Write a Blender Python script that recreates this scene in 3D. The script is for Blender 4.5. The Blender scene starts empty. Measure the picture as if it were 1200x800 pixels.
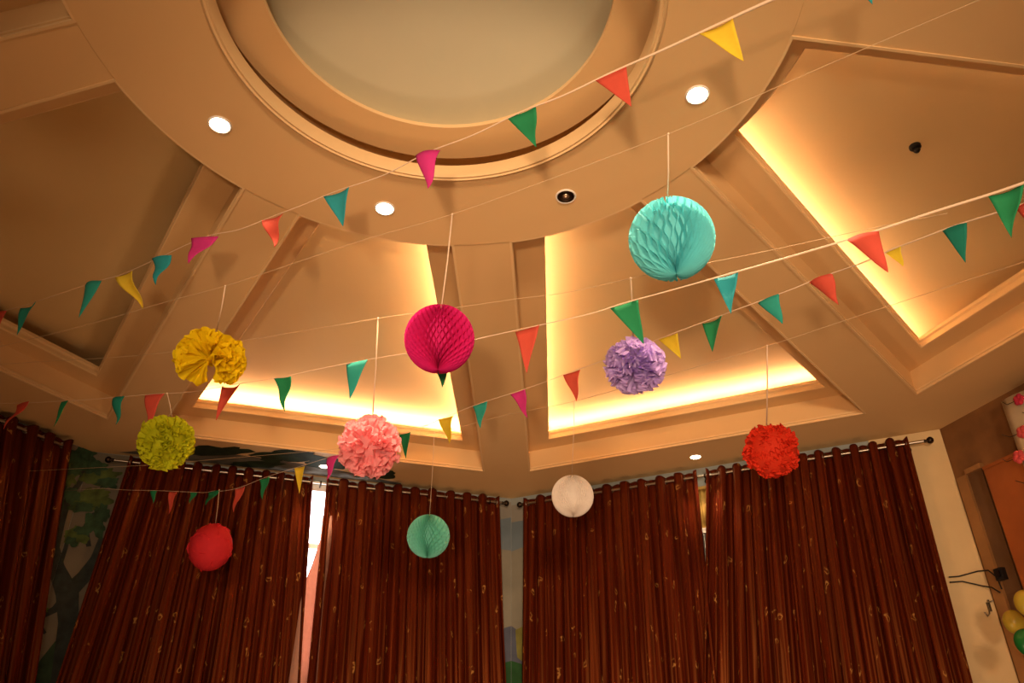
import bpy, bmesh, math, random
import numpy as np
from mathutils import Vector, Matrix, noise
from mathutils.geometry import tessellate_polygon
R = math.radians
S = 1.3                                   # metres per survey unit
EYE = Vector((0, 0, 1.2))
PITCH = R(31); F = 900.0
H = 1.6; ZC = EYE.z + H * S               # ceiling height
sc = bpy.context.scene
col = sc.collection

# ------------------------------------------------------------------ survey helpers
FW = Vector((0, math.cos(PITCH), math.sin(PITCH)))
UP = Vector((0, -math.sin(PITCH), math.cos(PITCH)))
RT = Vector((1, 0, 0))
def ray(px, py): return FW + RT * ((px - 600) / F) - UP * ((py - 400) / F)
def at(px, py, zf): return EYE + ray(px, py) * (zf * S)
def on_ceil(px, py, h=H):
    d = ray(px, py); return EYE + d * (h * S / d.z)
WALLPT = {'A2': (-3.18, 1.867), 'A': (-2.233, 3.800), 'B': (-.005, 4.532), 'C': (2.136, 3.516), 'D': (2.77, 1.30),
          'E': (2.9, -1.3), 'G': (-3.3, -1.3)}
WP = {k: Vector((x * S, y * S, 0)) for k, (x, y) in WALLPT.items()}
WALLS = {'west': ('A2', 'A'), 'northwest': ('A', 'B'), 'northeast': ('B', 'C'), 'east': ('C', 'D')}
class Wall:
    def __init__(s, a, b):
        s.a = WP[a].copy(); s.d = (WP[b] - WP[a]); s.L = s.d.length; s.d.normalize()
        s.n = Vector((s.d.y, -s.d.x, 0))                      # into the room
    def uz(s, px, py, off=0.0):
        d = ray(px, py); t = ((s.a + s.n * off - EYE).dot(s.n)) / d.dot(s.n)
        p = EYE + d * t; return (p - s.a).dot(s.d), p.z
    def p(s, u, z, off=0.0): return s.a + s.d * u + s.n * off + Vector((0, 0, z))
    def px(s, px, py, off=0.0):
        u, z = s.uz(px, py, off); return s.p(u, z, off)
W = {k: Wall(*v) for k, v in WALLS.items()}

# ------------------------------------------------------------------ object helpers
def link(o, parent=None):
    col.objects.link(o)
    if parent: o.parent = parent
    return o
def root_of(o):
    while o.parent: o = o.parent
    return o
def tag(o, label=None, cat=None, group=None, kind=None):
    if label: o['label'] = label
    if cat: o['category'] = cat
    if group: o['group'] = group
    if kind: o['kind'] = kind
    return o
def empty(name, loc, label=None, cat=None, group=None, kind=None):
    o = bpy.data.objects.new(name, None); o.location = loc; o.empty_display_size = .05
    link(o); return tag(o, label, cat, group, kind)
def mesh(name, V, Fc, mat, parent=None, smooth=True, uv=None, sharp=None):
    off = root_of(parent).location if parent else Vector((0, 0, 0))
    me = bpy.data.meshes.new(name)
    me.from_pydata([tuple(Vector(v) - off) for v in V], [], [tuple(f) for f in Fc])
    me.update()
    if uv:
        l = me.uv_layers.new(name='UVMap')
        for lp in me.loops: l.data[lp.index].uv = uv[lp.vertex_index]
    for p in me.polygons: p.use_smooth = smooth
    if smooth and sharp: me.set_sharp_from_angle(angle=R(sharp))
    me.materials.append(mat)
    return link(bpy.data.objects.new(name, me), parent)
class MB:
    def __init__(s): s.V = []; s.F = []
    def add(s, V, Fc):
        b = len(s.V); s.V += [Vector(v) for v in V]; s.F += [[b + i for i in f] for f in Fc]
    def box(s, o, a, b, c):
        o, a, b, c = map(Vector, (o, a, b, c))
        s.add([o, o + a, o + a + b, o + b, o + c, o + a + c, o + a + b + c, o + b + c],
              [(0, 3, 2, 1), (4, 5, 6, 7), (0, 1, 5, 4), (1, 2, 6, 5), (2, 3, 7, 6), (3, 0, 4, 7)])
    def tube(s, pts, r, n=8, cap=True):
        pts = [Vector(p) for p in pts]; V = []; Fc = []
        rr = r if isinstance(r, (list, tuple)) else [r] * len(pts)
        ref = None
        for i, p in enumerate(pts):
            t = (pts[min(i + 1, len(pts) - 1)] - pts[max(i - 1, 0)]).normalized()
            if ref is None: ref = Vector((0, 0, 1)) if abs(t.z) < .9 else Vector((1, 0, 0))
            a = (ref - t * ref.dot(t)).normalized(); b = t.cross(a); ref = a
            for k in range(n):
                th = 2 * math.pi * k / n; V.append(p + (a * math.cos(th) + b * math.sin(th)) * rr[i])
        for i in range(len(pts) - 1):
            for k in range(n):
                k2 = (k + 1) % n; Fc.append((i * n + k, i * n + k2, (i + 1) * n + k2, (i + 1) * n + k))
        if cap: Fc += [tuple(range(n))[::-1], tuple((len(pts) - 1) * n + k for k in range(n))]
        s.add(V, Fc)
    def lathe(s, prof, c, ax=Vector((0, 0, 1)), n=24, closed=False):
        c = Vector(c); ax = Vector(ax).normalized()
        a = ax.orthogonal().normalized(); b = ax.cross(a); V = []; Fc = []
        for (r, z) in prof:
            for k in range(n):
                th = 2 * math.pi * k / n; V.append(c + ax * z + (a * math.cos(th) + b * math.sin(th)) * r)
        m = len(prof)
        for i in range(m if closed else m - 1):
            i2 = (i + 1) % m
            for k in range(n):
                k2 = (k + 1) % n; Fc.append((i * n + k, i * n + k2, i2 * n + k2, i2 * n + k))
        s.add(V, Fc)
    def sphere(s, c, r, n=20, m=12, sq=(1, 1, 1)):
        c = Vector(c); V = [c + Vector((0, 0, r * sq[2]))]; Fc = []
        for i in range(1, m):
            th = math.pi * i / m
            for k in range(n):
                ph = 2 * math.pi * k / n
                V.append(c + Vector((r * sq[0] * math.sin(th) * math.cos(ph), r * sq[1] * math.sin(th) * math.sin(ph), r * sq[2] * math.cos(th))))
        V.append(c - Vector((0, 0, r * sq[2])))
        for k in range(n):
            Fc.append((0, 1 + k, 1 + (k + 1) % n)); e = len(V) - 1; q = 1 + (m - 2) * n
            Fc.append((e, q + (k + 1) % n, q + k))
        for i in range(m - 2):
            for k in range(n):
                k2 = (k + 1) % n; a = 1 + i * n; b = a + n
                Fc.append((a + k, b + k, b + k2, a + k2))
        s.add(V, Fc)
    def slab(s, pts, n, t):
        """polygon (planar) extruded along n by t"""
        pts = [Vector(p) for p in pts]; m = len(pts); n = Vector(n) * t
        tri = tessellate_polygon([pts])
        V = pts + [p + n for p in pts]
        Fc = [tuple(f) for f in tri] + [tuple(m + i for i in reversed(f)) for f in tri]
        Fc += [(i, (i + 1) % m, m + (i + 1) % m, m + i) for i in range(m)]
        s.add(V, Fc)
    def build(s, name, mat, parent=None, smooth=True, sharp=None, fix=False):
        o = mesh(name, s.V, s.F, mat, parent, smooth, None, sharp)
        if fix:
            bm = bmesh.new(); bm.from_mesh(o.data); bmesh.ops.recalc_face_normals(bm, faces=bm.faces); bm.to_mesh(o.data); bm.free()
        return o

# ------------------------------------------------------------------ materials
def nodes(name):
    m = bpy.data.materials.new(name); m.use_nodes = True
    nt = m.node_tree; b = nt.nodes['Principled BSDF']; return m, nt, b
def pset(b, **k):
    for n, v in k.items():
        n = n.replace('_', ' ')
        if n in b.inputs: b.inputs[n].default_value = v
def N(nt, t, **k):
    n = nt.nodes.new(t)
    for a, v in k.items(): setattr(n, a, v)
    return n
def paint(name, c, rough=.6, var=.06, scale=6, bump=.0, spec=.3):
    m, nt, b = nodes(name); pset(b, Roughness=rough, Specular_IOR_Level=spec)
    tc = N(nt, 'ShaderNodeTexCoord'); nz = N(nt, 'ShaderNodeTexNoise'); nz.inputs['Scale'].default_value = scale; nz.inputs['Detail'].default_value = 4
    nt.links.new(tc.outputs['Object'], nz.inputs['Vector'])
    rp = N(nt, 'ShaderNodeValToRGB')
    rp.color_ramp.elements[0].position = .3; rp.color_ramp.elements[1].position = .7
    rp.color_ramp.elements[0].color = (*[x * (1 - var) for x in c], 1); rp.color_ramp.elements[1].color = (*[min(1, x * (1 + var)) for x in c], 1)
    nt.links.new(nz.outputs['Fac'], rp.inputs['Fac']); nt.links.new(rp.outputs['Color'], b.inputs['Base Color'])
    if bump:
        bp = N(nt, 'ShaderNodeBump'); bp.inputs['Strength'].default_value = bump; bp.inputs['Distance'].default_value = .01
        nt.links.new(nz.outputs['Fac'], bp.inputs['Height']); nt.links.new(bp.outputs['Normal'], b.inputs['Normal'])
    return m
def metal(name, c, rough=.25):
    m, nt, b = nodes(name); pset(b, Base_Color=(*c, 1), Metallic=1.0, Roughness=rough); return m
def glow(name, c, e):
    m, nt, b = nodes(name); pset(b, Base_Color=(*c, 1), Emission_Color=(*c, 1), Emission_Strength=e); return m
def paper(name, c, trans=.25, var=.08, scale=40):
    m, nt, b = nodes(name)
    out = [n for n in nt.nodes if n.type == 'OUTPUT_MATERIAL'][0]
    tc = N(nt, 'ShaderNodeTexCoord'); nz = N(nt, 'ShaderNodeTexNoise'); nz.inputs['Scale'].default_value = scale; nz.inputs['Detail'].default_value = 3
    nt.links.new(tc.outputs['Object'], nz.inputs['Vector'])
    rp = N(nt, 'ShaderNodeValToRGB')
    rp.color_ramp.elements[0].color = (*[x * (1 - var) for x in c], 1); rp.color_ramp.elements[1].color = (*[min(1, x * (1 + var)) for x in c], 1)
    nt.links.new(nz.outputs['Fac'], rp.inputs['Fac'])
    pset(b, Roughness=.75, Specular_IOR_Level=.2); nt.links.new(rp.outputs['Color'], b.inputs['Base Color'])
    tr = N(nt, 'ShaderNodeBsdfTranslucent'); nt.links.new(rp.outputs['Color'], tr.inputs['Color'])
    mx = N(nt, 'ShaderNodeMixShader'); mx.inputs[0].default_value = trans
    nt.links.new(b.outputs[0], mx.inputs[1]); nt.links.new(tr.outputs[0], mx.inputs[2]); nt.links.new(mx.outputs[0], out.inputs['Surface'])
    return m
def curtain_mat():
    m, nt, b = nodes('maroon_satin')
    pset(b, Roughness=.38, Specular_IOR_Level=.45, Specular_Tint=(1, .36, .10, 1), Anisotropic=.5)
    uv = N(nt, 'ShaderNodeTexCoord')
    # slubby silk: fine vertical threads
    mp = N(nt, 'ShaderNodeMapping'); mp.inputs['Scale'].default_value = (42, .8, 1)
    nt.links.new(uv.outputs['UV'], mp.inputs['Vector'])
    nz = N(nt, 'ShaderNodeTexNoise'); nz.inputs['Scale'].default_value = 1.5; nz.inputs['Detail'].default_value = 3
    nt.links.new(mp.outputs['Vector'], nz.inputs['Vector'])
    rp = N(nt, 'ShaderNodeValToRGB')
    rp.color_ramp.elements[0].position = .3; rp.color_ramp.elements[1].position = .75
    rp.color_ramp.elements[0].color = CUR0; rp.color_ramp.elements[1].color = CUR1
    nt.links.new(nz.outputs['Fac'], rp.inputs['Fac'])
    # scattered small gold motif: curled strokes
    wr = N(nt, 'ShaderNodeTexNoise'); wr.inputs['Scale'].default_value = 14
    nt.links.new(uv.outputs['UV'], wr.inputs['Vector'])
    add = N(nt, 'ShaderNodeVectorMath', operation='MULTIPLY_ADD'); add.inputs[1].default_value = (.09, .09, 0)
    nt.links.new(wr.outputs['Color'], add.inputs[0]); nt.links.new(uv.outputs['UV'], add.inputs[2])
    mp2 = N(nt, 'ShaderNodeMapping'); mp2.inputs['Scale'].default_value = (9.5, 3.6, 1)
    nt.links.new(add.outputs[0], mp2.inputs['Vector'])
    vo = N(nt, 'ShaderNodeTexVoronoi', feature='F1'); vo.inputs['Scale'].default_value = 1.0; vo.voronoi_dimensions = '2D'
    nt.links.new(mp2.outputs[0], vo.inputs['Vector'])
    r2 = N(nt, 'ShaderNodeValToRGB'); e = r2.color_ramp.elements           # a thin ring near the cell centre
    e[0].position = .045; e[0].color = (0, 0, 0, 1); e[1].position = .06; e[1].color = (1, 1, 1, 1)
    x = e.new(.085); x.color = (1, 1, 1, 1); x = e.new(.10); x.color = (0, 0, 0, 1)
    nt.links.new(vo.outputs['Distance'], r2.inputs['Fac'])
    n3 = N(nt, 'ShaderNodeTexNoise'); n3.inputs['Scale'].default_value = 22; nt.links.new(uv.outputs['UV'], n3.inputs['Vector'])
    r3 = N(nt, 'ShaderNodeValToRGB'); r3.color_ramp.elements[0].position = .46; r3.color_ramp.elements[1].position = .56
    nt.links.new(n3.outputs['Fac'], r3.inputs['Fac'])
    mu = N(nt, 'ShaderNodeMath', operation='MULTIPLY'); nt.links.new(r2.outputs['Color'], mu.inputs[0]); nt.links.new(r3.outputs['Color'], mu.inputs[1])
    mx = N(nt, 'ShaderNodeMix', data_type='RGBA'); mx.inputs['B'].default_value = (.34, .17, .05, 1)
    nt.links.new(mu.outputs[0], mx.inputs['Factor']); nt.links.new(rp.outputs['Color'], mx.inputs['A']); nt.links.new(mx.outputs['Result'], b.inputs['Base Color'])
    return m
CUR0 = (.030, .0030, .0015, 1); CUR1 = (.105, .013, .0035, 1)
CREAM = (.74, .50, .243)
M = dict(
    ceil=paint('ceiling_cream', CREAM, .7, .015, 2), lip=paint('moulding_cream', (.80, .57, .30), .5, .01, 3),
    disc=paint('dome_cream', (.66, .66, .50), .7, .02, 2),
    panel=paint('coffer_cream', (.80, .60, .30), .7, .015, 2),
    strip=paint('wall_cream', (.74, .56, .30), .6, .05, 5), brown=paint('stucco_brown', (.23, .105, .035), .7, .28, 4, .3),
    brown2=paint('panel_brown', (.34, .17, .06), .5, .15, 5), niche=paint('niche_brown', (.15, .075, .03), .7, .2, 5),
    orange=paint('varnished_wood', (.36, .10, .022), .35, .18, 4), floor=paint('floor_tile', (.52, .38, .25), .4, .1, 3),
    sky=paint('mural_sky', (.30, .34, .34), .7, .25, 2.0), chrome=metal('rod_steel', (.42, .38, .33), .3), dark=metal('dark_bronze', (.05, .035, .025), .4),
    black=paint('black_plastic', (.012, .010, .009), .45, .1, 8), white=paint('white_plastic', (.8, .78, .74), .4, .02, 6),
    thread=paint('string_beige', (.58, .42, .25), .8, .05, 30), ribbon=paint('ribbon_white', (.72, .55, .40), .5, .03, 30),
    refl=metal('downlight_reflector', (.85, .75, .6), .3), lens=glow('downlight_lens', (1, .80, .50), 14),
    pane=glow('daylit_pane', (.95, .92, 1.0), 4.0), lining=paper('curtain_lining', (.62, .34, .26), .35), gold=paint('gold_blind', (.55, .36, .09), .5, .3, 9),
)
M['cur'] = curtain_mat()

# ------------------------------------------------------------------ room shell
CX, CY = -.18, 1.172
R1, RI, R3 = .5436, .5226, .862
def V2(p): return Vector((p[0], p[1]))
def isect(p, d, q, e):
    den = d.x * e.y - d.y * e.x; w = q - p; t = (w.x * e.y - w.y * e.x) / den; return p + d * t
def circ_line(p, d, r):
    c = Vector((CX, CY)); d = d.normalized(); w = p - c; b = w.dot(d); cc = w.dot(w) - r * r
    return p + d * (-b + math.sqrt(b * b - cc))
class Coffer:
    """opening bounded by a left rib line, an outer line, a right rib line and the ring's arc (seen from the centre looking out)"""
    def __init__(s, l, o, r):
        s.l = [V2(x) for x in l]; s.o = [V2(x) for x in o]; s.r = [V2(x) for x in r]
        mid = (s.l[0] + s.l[1] + s.r[0] + s.r[1]) / 4; s.lines = []
        for a, b in (s.l, s.o, s.r):
            d = (b - a).normalized(); n = Vector((-d.y, d.x))
            if (mid - a).dot(n) < 0: n = -n
            s.lines.append((a, d, n))
    def ring(s, ins, NA=14):
        (la, ld, ln), (oa, od, on), (ra, rd, rn) = [(a + n * ins, d, n) for a, d, n in s.lines]
        rr = R3 + ins; c = Vector((CX, CY))
        if (la - c).dot(ld) < 0: ld = -ld
        if (ra - c).dot(rd) < 0: rd = -rd
        pl = circ_line(la, ld, rr); pr = circ_line(ra, rd, rr)
        ol = isect(la, ld, oa, od); orr = isect(ra, rd, oa, od)
        a0 = math.atan2(pl.x - c.x, pl.y - c.y); a1 = math.atan2(pr.x - c.x, pr.y - c.y)
        pts = [c + Vector((math.sin(a0 + (a1 - a0) * i / NA), math.cos(a0 + (a1 - a0) * i / NA))) * rr for i in range(NA + 1)]
        return pts + [orr, ol]
K = {
 0: Coffer([(-.006, 2.014), (.096, 4.08)], [(.096, 4.08), (1.692, 3.329)], [(.414, 1.827), (1.692, 3.329)]),
 1: Coffer([(.526, 1.670), (1.848, 3.132)], [(1.848, 3.132), (2.03, 2.591)], [(.667, 1.219), (1.297, 1.308)]),
 -1: Coffer([(-.678, 1.884), (-1.794, 3.567)], [(-1.794, 3.567), (-.158, 4.08)], [(-.197, 2.036), (-.158, 4.08)]),
 -2: Coffer([(-1.016, 1.348), (-1.383, 1.459)], [(-2.21, 2.906), (-1.967, 3.396)], [(-.818, 1.765), (-1.967, 3.396)]),
 -3: Coffer([(-.99, .83), (-2.9, .62)], [(-2.87, 1.64), (-2.97, .62)], [(-1.026, 1.173), (-1.252, 1.229)]),
}
def w3(p, dz): return Vector((p[0] * S, p[1] * S, ZC + dz * S))
H1, W1_, H2 = .118, .11, .048
TOP = H1 + H2 + .085
CAV = -.085
# ceiling plate with its openings
outer = [w3(WALLPT[k], 0) for k in ('A2', 'A', 'B', 'C', 'D', 'E', 'G')]
circle = [w3((CX + R1 * math.cos(2 * math.pi * i / 96), CY + R1 * math.sin(2 * math.pi * i / 96)), 0) for i in range(96)]
loops = [outer, circle] + [[w3(p, 0) for p in K[k].ring(0)] for k in K]
allv = [v for l in loops for v in l]
ceiling = mesh('ceiling', allv, tessellate_polygon(loops), M['ceil'], smooth=False); tag(ceiling, kind='structure')
def sweep(c, prof, name, mat, parent, closed=False, smooth=False):
    rings = [[w3(p, z) for p in c.ring(i)] for i, z in prof]; n = len(rings[0]); m = len(prof); Fc = []
    for i in range(m if closed else m - 1):
        i2 = (i + 1) % m
        for k in range(n):
            k2 = (k + 1) % n; Fc.append((i * n + k, i * n + k2, i2 * n + k2, i2 * n + k))
    return mesh(name, [v for r in rings for v in r], Fc, mat, parent, smooth)
for n_, (k, c) in enumerate(K.items()):
    sweep(c, [(0, 0), (0, H1), (W1_, H1)], 'coffer_side', M['ceil'], ceiling)
    sweep(c, [(W1_, H1), (W1_ + .004, H1 + .002), (W1_ + .004, H1 + .014), (W1_ - .002, H1 + .018), (W1_ - .002, H1 + .028), (W1_ + .006, H1 + .034),
              (W1_ + .006, H1 + H2), (W1_ - .02, H1 + H2), (W1_ - .02, H1 + .008), (CAV, H1 + .008)], 'coffer_lip', M['lip'], ceiling)
    sweep(c, [(CAV, H1 + .008), (CAV, TOP - .04), (CAV + .012, TOP - .012), (CAV + .04, TOP)], 'coffer_cove', M['panel'], ceiling, smooth=True)
    pp = [w3(p, TOP) for p in c.ring(CAV + .04)]
    mesh('coffer_panel', pp, tessellate_polygon([pp]), M['panel'], ceiling, False)
    t = sweep(c, [(-.003, .0), (-.003, -.003), (.005, -.003), (.005, .005), (.0015, .006), (.0015, .010), (.007, .011), (.007, .017), (.003, .018), (.003, .022), (.0, .023), (.0, .0)],
              'trim_%d' % (n_ + 2), M['lip'], None, True); tag(t, kind='structure')
# ring of plaster, slightly proud of the ribs, round the central recess
mb = MB(); cc = w3((CX, CY), 0)
mb.lathe([(R1 * S, -.004), (R3 * S - .003, -.004), (R3 * S - .001, -.003), (R3 * S - .001, 0)], cc, n=144); mb.build('ceiling_ring', M['ceil'], ceiling, False)
mb = MB(); prof = [(R1 + .002, 0), (R1 + .002, -.006), (R1 - .001, -.012), (R1 - .007, -.016), (R1 - .011, -.012), (R1 - .013, -.013), (RI + .003, -.014), (RI, -.009), (RI, .03), (RI + .012, .034), (.745, .034)]
mb.lathe([(r * S, z * S) for r, z in prof], cc, n=144); t = mb.build('trim_1', M['lip'], None, True, 40); tag(t, kind='structure')
mb = MB(); mb.lathe([(.745 * S, .034 * S), (.745 * S, .19 * S), (.556 * S, .19 * S), (.556 * S, .092 * S), (.431 * S, .092 * S)], cc, n=144); mb.build('recess_side', M['ceil'], ceiling, False)  # outer cavity shaped so a dark band shows behind the moulding
mb = MB(); mb.lathe([(.431 * S, .092 * S), (.430 * S, .094 * S), (.430 * S, .104 * S), (.50 * S, .104 * S), (.50 * S, .17 * S)], cc, n=144); mb.build('recess_lip', M['lip'], ceiling, True, 40)
mb = MB(); mb.lathe([(.50 * S, .17 * S), (.3 * S, .18 * S), (.1 * S, .185 * S), (.001, .186 * S)], cc, n=144); mb.build('recess_disc', M['disc'], ceiling, True)
# walls and floor
def wall_mesh(name, a, b, mat):
    w = Wall(a, b); mb = MB(); mb.box(w.p(0, 0, -.1), w.d * w.L, w.n * .1, Vector((0, 0, ZC)))
    return tag(mb.build(name, mat, None, False, fix=True), kind='structure')
wobj = {}
for k, (a, b) in WALLS.items(): wobj[k] = wall_mesh('wall_' + k, a, b, M['brown'] if k == 'east' else M['sky'])
wall_mesh('wall_southeast', 'D', 'E', M['brown']); wall_mesh('wall_southwest', 'G', 'A2', M['strip'])
fp = [WP[k] for k in ('A2', 'A', 'B', 'C', 'D', 'E', 'G')]
mb = MB(); mb.slab([Vector((p.x, p.y, 0)) for p in fp], (0, 0, -1), .1); tag(mb.build('floor', M['floor'], None, False, fix=True), kind='structure')

# cream strip of plaster between the last curtain and the corner
we = W['northeast']; u0 = we.uz(1066, 512)[0]
mb = MB(); mb.box(we.p(u0 - .25, .0, 0), we.d * (we.L - u0 + .25), we.n * .012, Vector((0, 0, ZC - .002))); mb.build('plaster_strip', M['strip'], wobj['northeast'], False, fix=True)

# ------------------------------------------------------------------ downlights
def downlight(px, py, label, on=True):
    p = on_ceil(px, py); r = .034
    d = math.hypot(p.x - CX * S, p.y - CY * S)
    z0 = ZC - (.004 if d < R3 * S else 0); p.z = z0
    t = empty('recessed_downlight', p, label, 'ceiling light', 'small round downlights in the ceiling')
    mb = MB(); mb.lathe([(r, .0), (r + .002, -.005), (r + .006, -.005), (r + .008, -.001), (r + .008, .0)], p, n=32); mb.build('trim_ring', M['white'], t)
    if on:
        mb = MB(); mb.lathe([(r, -.002), (r * .7, -.006), (.001, -.008)], p, n=32); mb.build('lens', M['lens'], t)
    else:
        mb = MB(); mb.lathe([(r, -.004), (r * .98, -.0015), (r * .5, -.001), (.001, -.001)], p, n=32); mb.build('dark_disc', M['dark'], t)  # flat dark disc stands for the shade inside the hole
        mb = MB(); mb.lathe([(r * .42, -.001), (r * .40, -.003), (r * .2, -.006), (.001, -.007)], p, n=20); mb.build('bulb', M['refl'], t)
    return p
DL = [(258, 145, 'lit round downlight on the left of the white ring'), (451, 243, 'lit round downlight at the front of the ring above the magenta ball'),
      (817, 110, 'lit round downlight right of the central recess'), (815, 535, 'lit downlight close above the right-hand curtains'), (380, 546, 'lit downlight close above the split between the left curtains')]
lamps = [downlight(*d) for d in DL]
downlight(663, 229, 'unlit dark downlight between the magenta and big teal balls', False)
p = on_ceil(1072, 171, H + TOP); p.z = ZC + TOP * S
t = empty('smoke_sensor', p, 'small black sensor on the right-hand lit ceiling panel', 'sensor')
mb = MB(); mb.lathe([(.024, 0), (.024, -.010), (.020, -.014), (.001, -.014)], p, n=20); mb.build('base', M['black'], t)
mb = MB(); mb.lathe([(.013, -.013), (.015, -.022), (.009, -.032), (.001, -.034)], p + Vector((.004, .003, 0)), n=16); mb.build('sensor_head', M['black'], t)

# ------------------------------------------------------------------ curtains and rods
ROFF = .10
def rod(wall, pa, pb, label, fa=True, fb=True):
    w = W[wall]; a = w.px(*pa, ROFF); b = w.px(*pb, ROFF); z = (a.z + b.z) / 2
    ua = (a - w.a).dot(w.d); ub = (b - w.a).dot(w.d); a = w.p(ua, z, ROFF); b = w.p(ub, z, ROFF)
    t = empty('curtain_rod', a, label, 'curtain rod', 'curtain rods under the ceiling')
    mb = MB(); mb.tube([a, b], .0095, 12); mb.build('pole', M['chrome'], t, True, 40)
    for e, s, on in ((a, -1, fa), (b, 1, fb)):
        if not on: continue
        mb = MB(); mb.lathe([(.001, 0), (.011, .002), (.011, .012), (.008, .016), (.018, .024), (.023, .036), (.020, .048), (.010, .056), (.001, .058)], e, w.d * s, 20)
        mb.build('finial', M['dark'], t)
    for f in (.04, .5, .965):
        u = ua + (ub - ua) * f; q = w.p(u, z, ROFF); mb = MB()
        mb.tube([w.p(u, z - .012, .012), w.p(u, z - .012, ROFF)], .006, 8); mb.lathe([(.022, 0), (.022, .008), (.001, .010)], w.p(u, z - .012, .0125), w.n, 16)
        mb.lathe([(.0105, -.006), (.014, -.006), (.014, .006), (.0105, .006)], q, w.d, 16, True)
        mb.build('bracket', M['dark'], t)
    return z
zr = {}
zr['west'] = rod('west', (-120, 452), (84, 519), 'steel curtain rod on the dark left wall', True, False)
zr['northwest'] = rod('northwest', (134, 539), (588, 589), 'steel curtain rod over the two curtains left of the corner', True, True)
zr['northeast'] = rod('northeast', (614, 592), (1082, 515), 'steel curtain rod over the two curtains right of the corner')
def curtain(wall, tl, tr, bl, br, nf, seed, label, amp=.033):
    """px along the rod for the two top corners, (px,py) for a point low on each side edge"""
    w = W[wall]; rng = random.Random(seed); z = zr[wall]
    def u_at(px, zt):                     # where the sight line of column px meets the rod plane at height zt
        lo, hi = 300, 900
        for _ in range(40):
            m = (lo + hi) / 2
            if w.uz(px, m, ROFF)[1] > zt: lo = m
            else: hi = m
        return w.uz(px, lo, ROFF)[0]
    u0, u1 = u_at(tl, z), u_at(tr, z)
    ub0, zb0 = w.uz(*bl, ROFF); ub1, zb1 = w.uz(*br, ROFF)
    s0 = (ub0 - u0) / (z - zb0); s1 = (ub1 - u1) / (z - zb1)
    zt, z1 = z + .038, .03; NU, NZ = nf * 20, 46; V = []; uv = []; Fc = []
    ph = rng.random() * 6.28; wob = [rng.uniform(-.42, .42) for _ in range(nf * 2 + 3)]; am = [rng.uniform(.55, 1.35) for _ in range(nf * 2 + 3)]
    def lerp(L, x): i = int(x); f = x - i; f = f * f * (3 - 2 * f); return L[i] * (1 - f) + L[min(i + 1, len(L) - 1)] * f
    def P(a, b):                          # a across 0..1, b down 0..1
        zz = zt + (z1 - zt) * b; dz = max(0, z - zz)
        f = a * nf * 2
        fa = f + lerp(wob, f) * (.35 + .65 * min(1, b * 2))
        sw = .5 + .5 * math.cos(math.pi * fa)
        k = am[int(min(f, nf * 2))] if False else lerp(am, f)
        cs = math.cos(math.pi * fa); o = amp * k * (.88 + .12 * min(1, b * 3)) * cs + .016 * noise.noise((a * 4.5 + seed * 2.3, b * 1.2, seed)) * min(1, 5 * b)
        o += .009 * math.sin(math.pi * 2.7 * fa + 5 * b + ph) * min(1, .35 + 3 * b) + .006 * math.sin(math.pi * 5.3 * fa - 3 * b + 2 * ph) * min(1, .3 + 3 * b) + .012 * noise.noise((a * 9 + seed, b * 3.2, seed * 1.7)) * min(1, 4 * b)
        lf = u0 + s0 * dz; rt = u1 + s1 * dz
        u = lf + (rt - lf) * (a + .25 / (nf * 2) * math.sin(2 * math.pi * fa) * .6)
        top = (.007 * math.cos(2 * math.pi * fa) + .006 * noise.noise((a * 20, seed, 0))) * (1 if b == 0 else 0)
        return w.p(u, zz + top, ROFF + o + .012 * b)
    for j in range(NZ + 1):
        b = (j / NZ) ** 1.35
        for i in range(NU + 1):
            V.append(P(i / NU, b)); uv.append((i / NU * (u1 - u0) * 1.9, b * 3.0))
    for j in range(NZ):
        for i in range(NU):
            q = j * (NU + 1) + i; Fc.append((q, q + NU + 1, q + NU + 2, q + 1))
    t = empty('curtain', w.p((u0 + u1) / 2, 0, ROFF), label, 'curtain', 'maroon curtains on the rods')
    f = mesh('fabric', V, Fc, M['cur'], t, True, uv)
    so = f.modifiers.new('cloth', 'SOLIDIFY'); so.thickness = .004; so.offset = 0
    rv = empty  # eyelets where the cloth crosses the rod
    for i in range(0, nf * 2):
        a = (i + .5) / (nf * 2)
        c = P(a, 0); c.z = z; c = w.p((c - w.a).dot(w.d), z, ROFF)
        mb = MB(); nrm = (w.d + w.n * (.8 if i % 2 == 0 else -.8)).normalized()
        mb.lathe([(.014, -.003), (.020, -.003), (.021, 0), (.020, .003), (.014, .003)], c, nrm, 20, True); mb.build('eyelet', M['chrome'], t)
    return t, u0, u1, s0, s1
curtain('west', -150, 79, (-190, 800), (32, 800), 9, 3, 'maroon curtain on the dark left wall beside the painted tree')
c2 = curtain('northwest', 150, 367, (65, 800), (353, 800), 11, 5, 'maroon curtain between the painted tree and the bright window gap')
c3 = curtain('northwest', 381, 585, (358, 800), (593, 800), 10, 8, 'maroon curtain between the window gap and the corner sky mural')
curtain('northeast', 614, 818, (613, 800), (842, 800), 10, 12, 'maroon curtain right of the corner, under the white paper ball')
curtain('northeast', 828, 1066, (826, 800), (1142, 800), 12, 17, 'maroon curtain beside the cream wall strip at the right')

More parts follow.
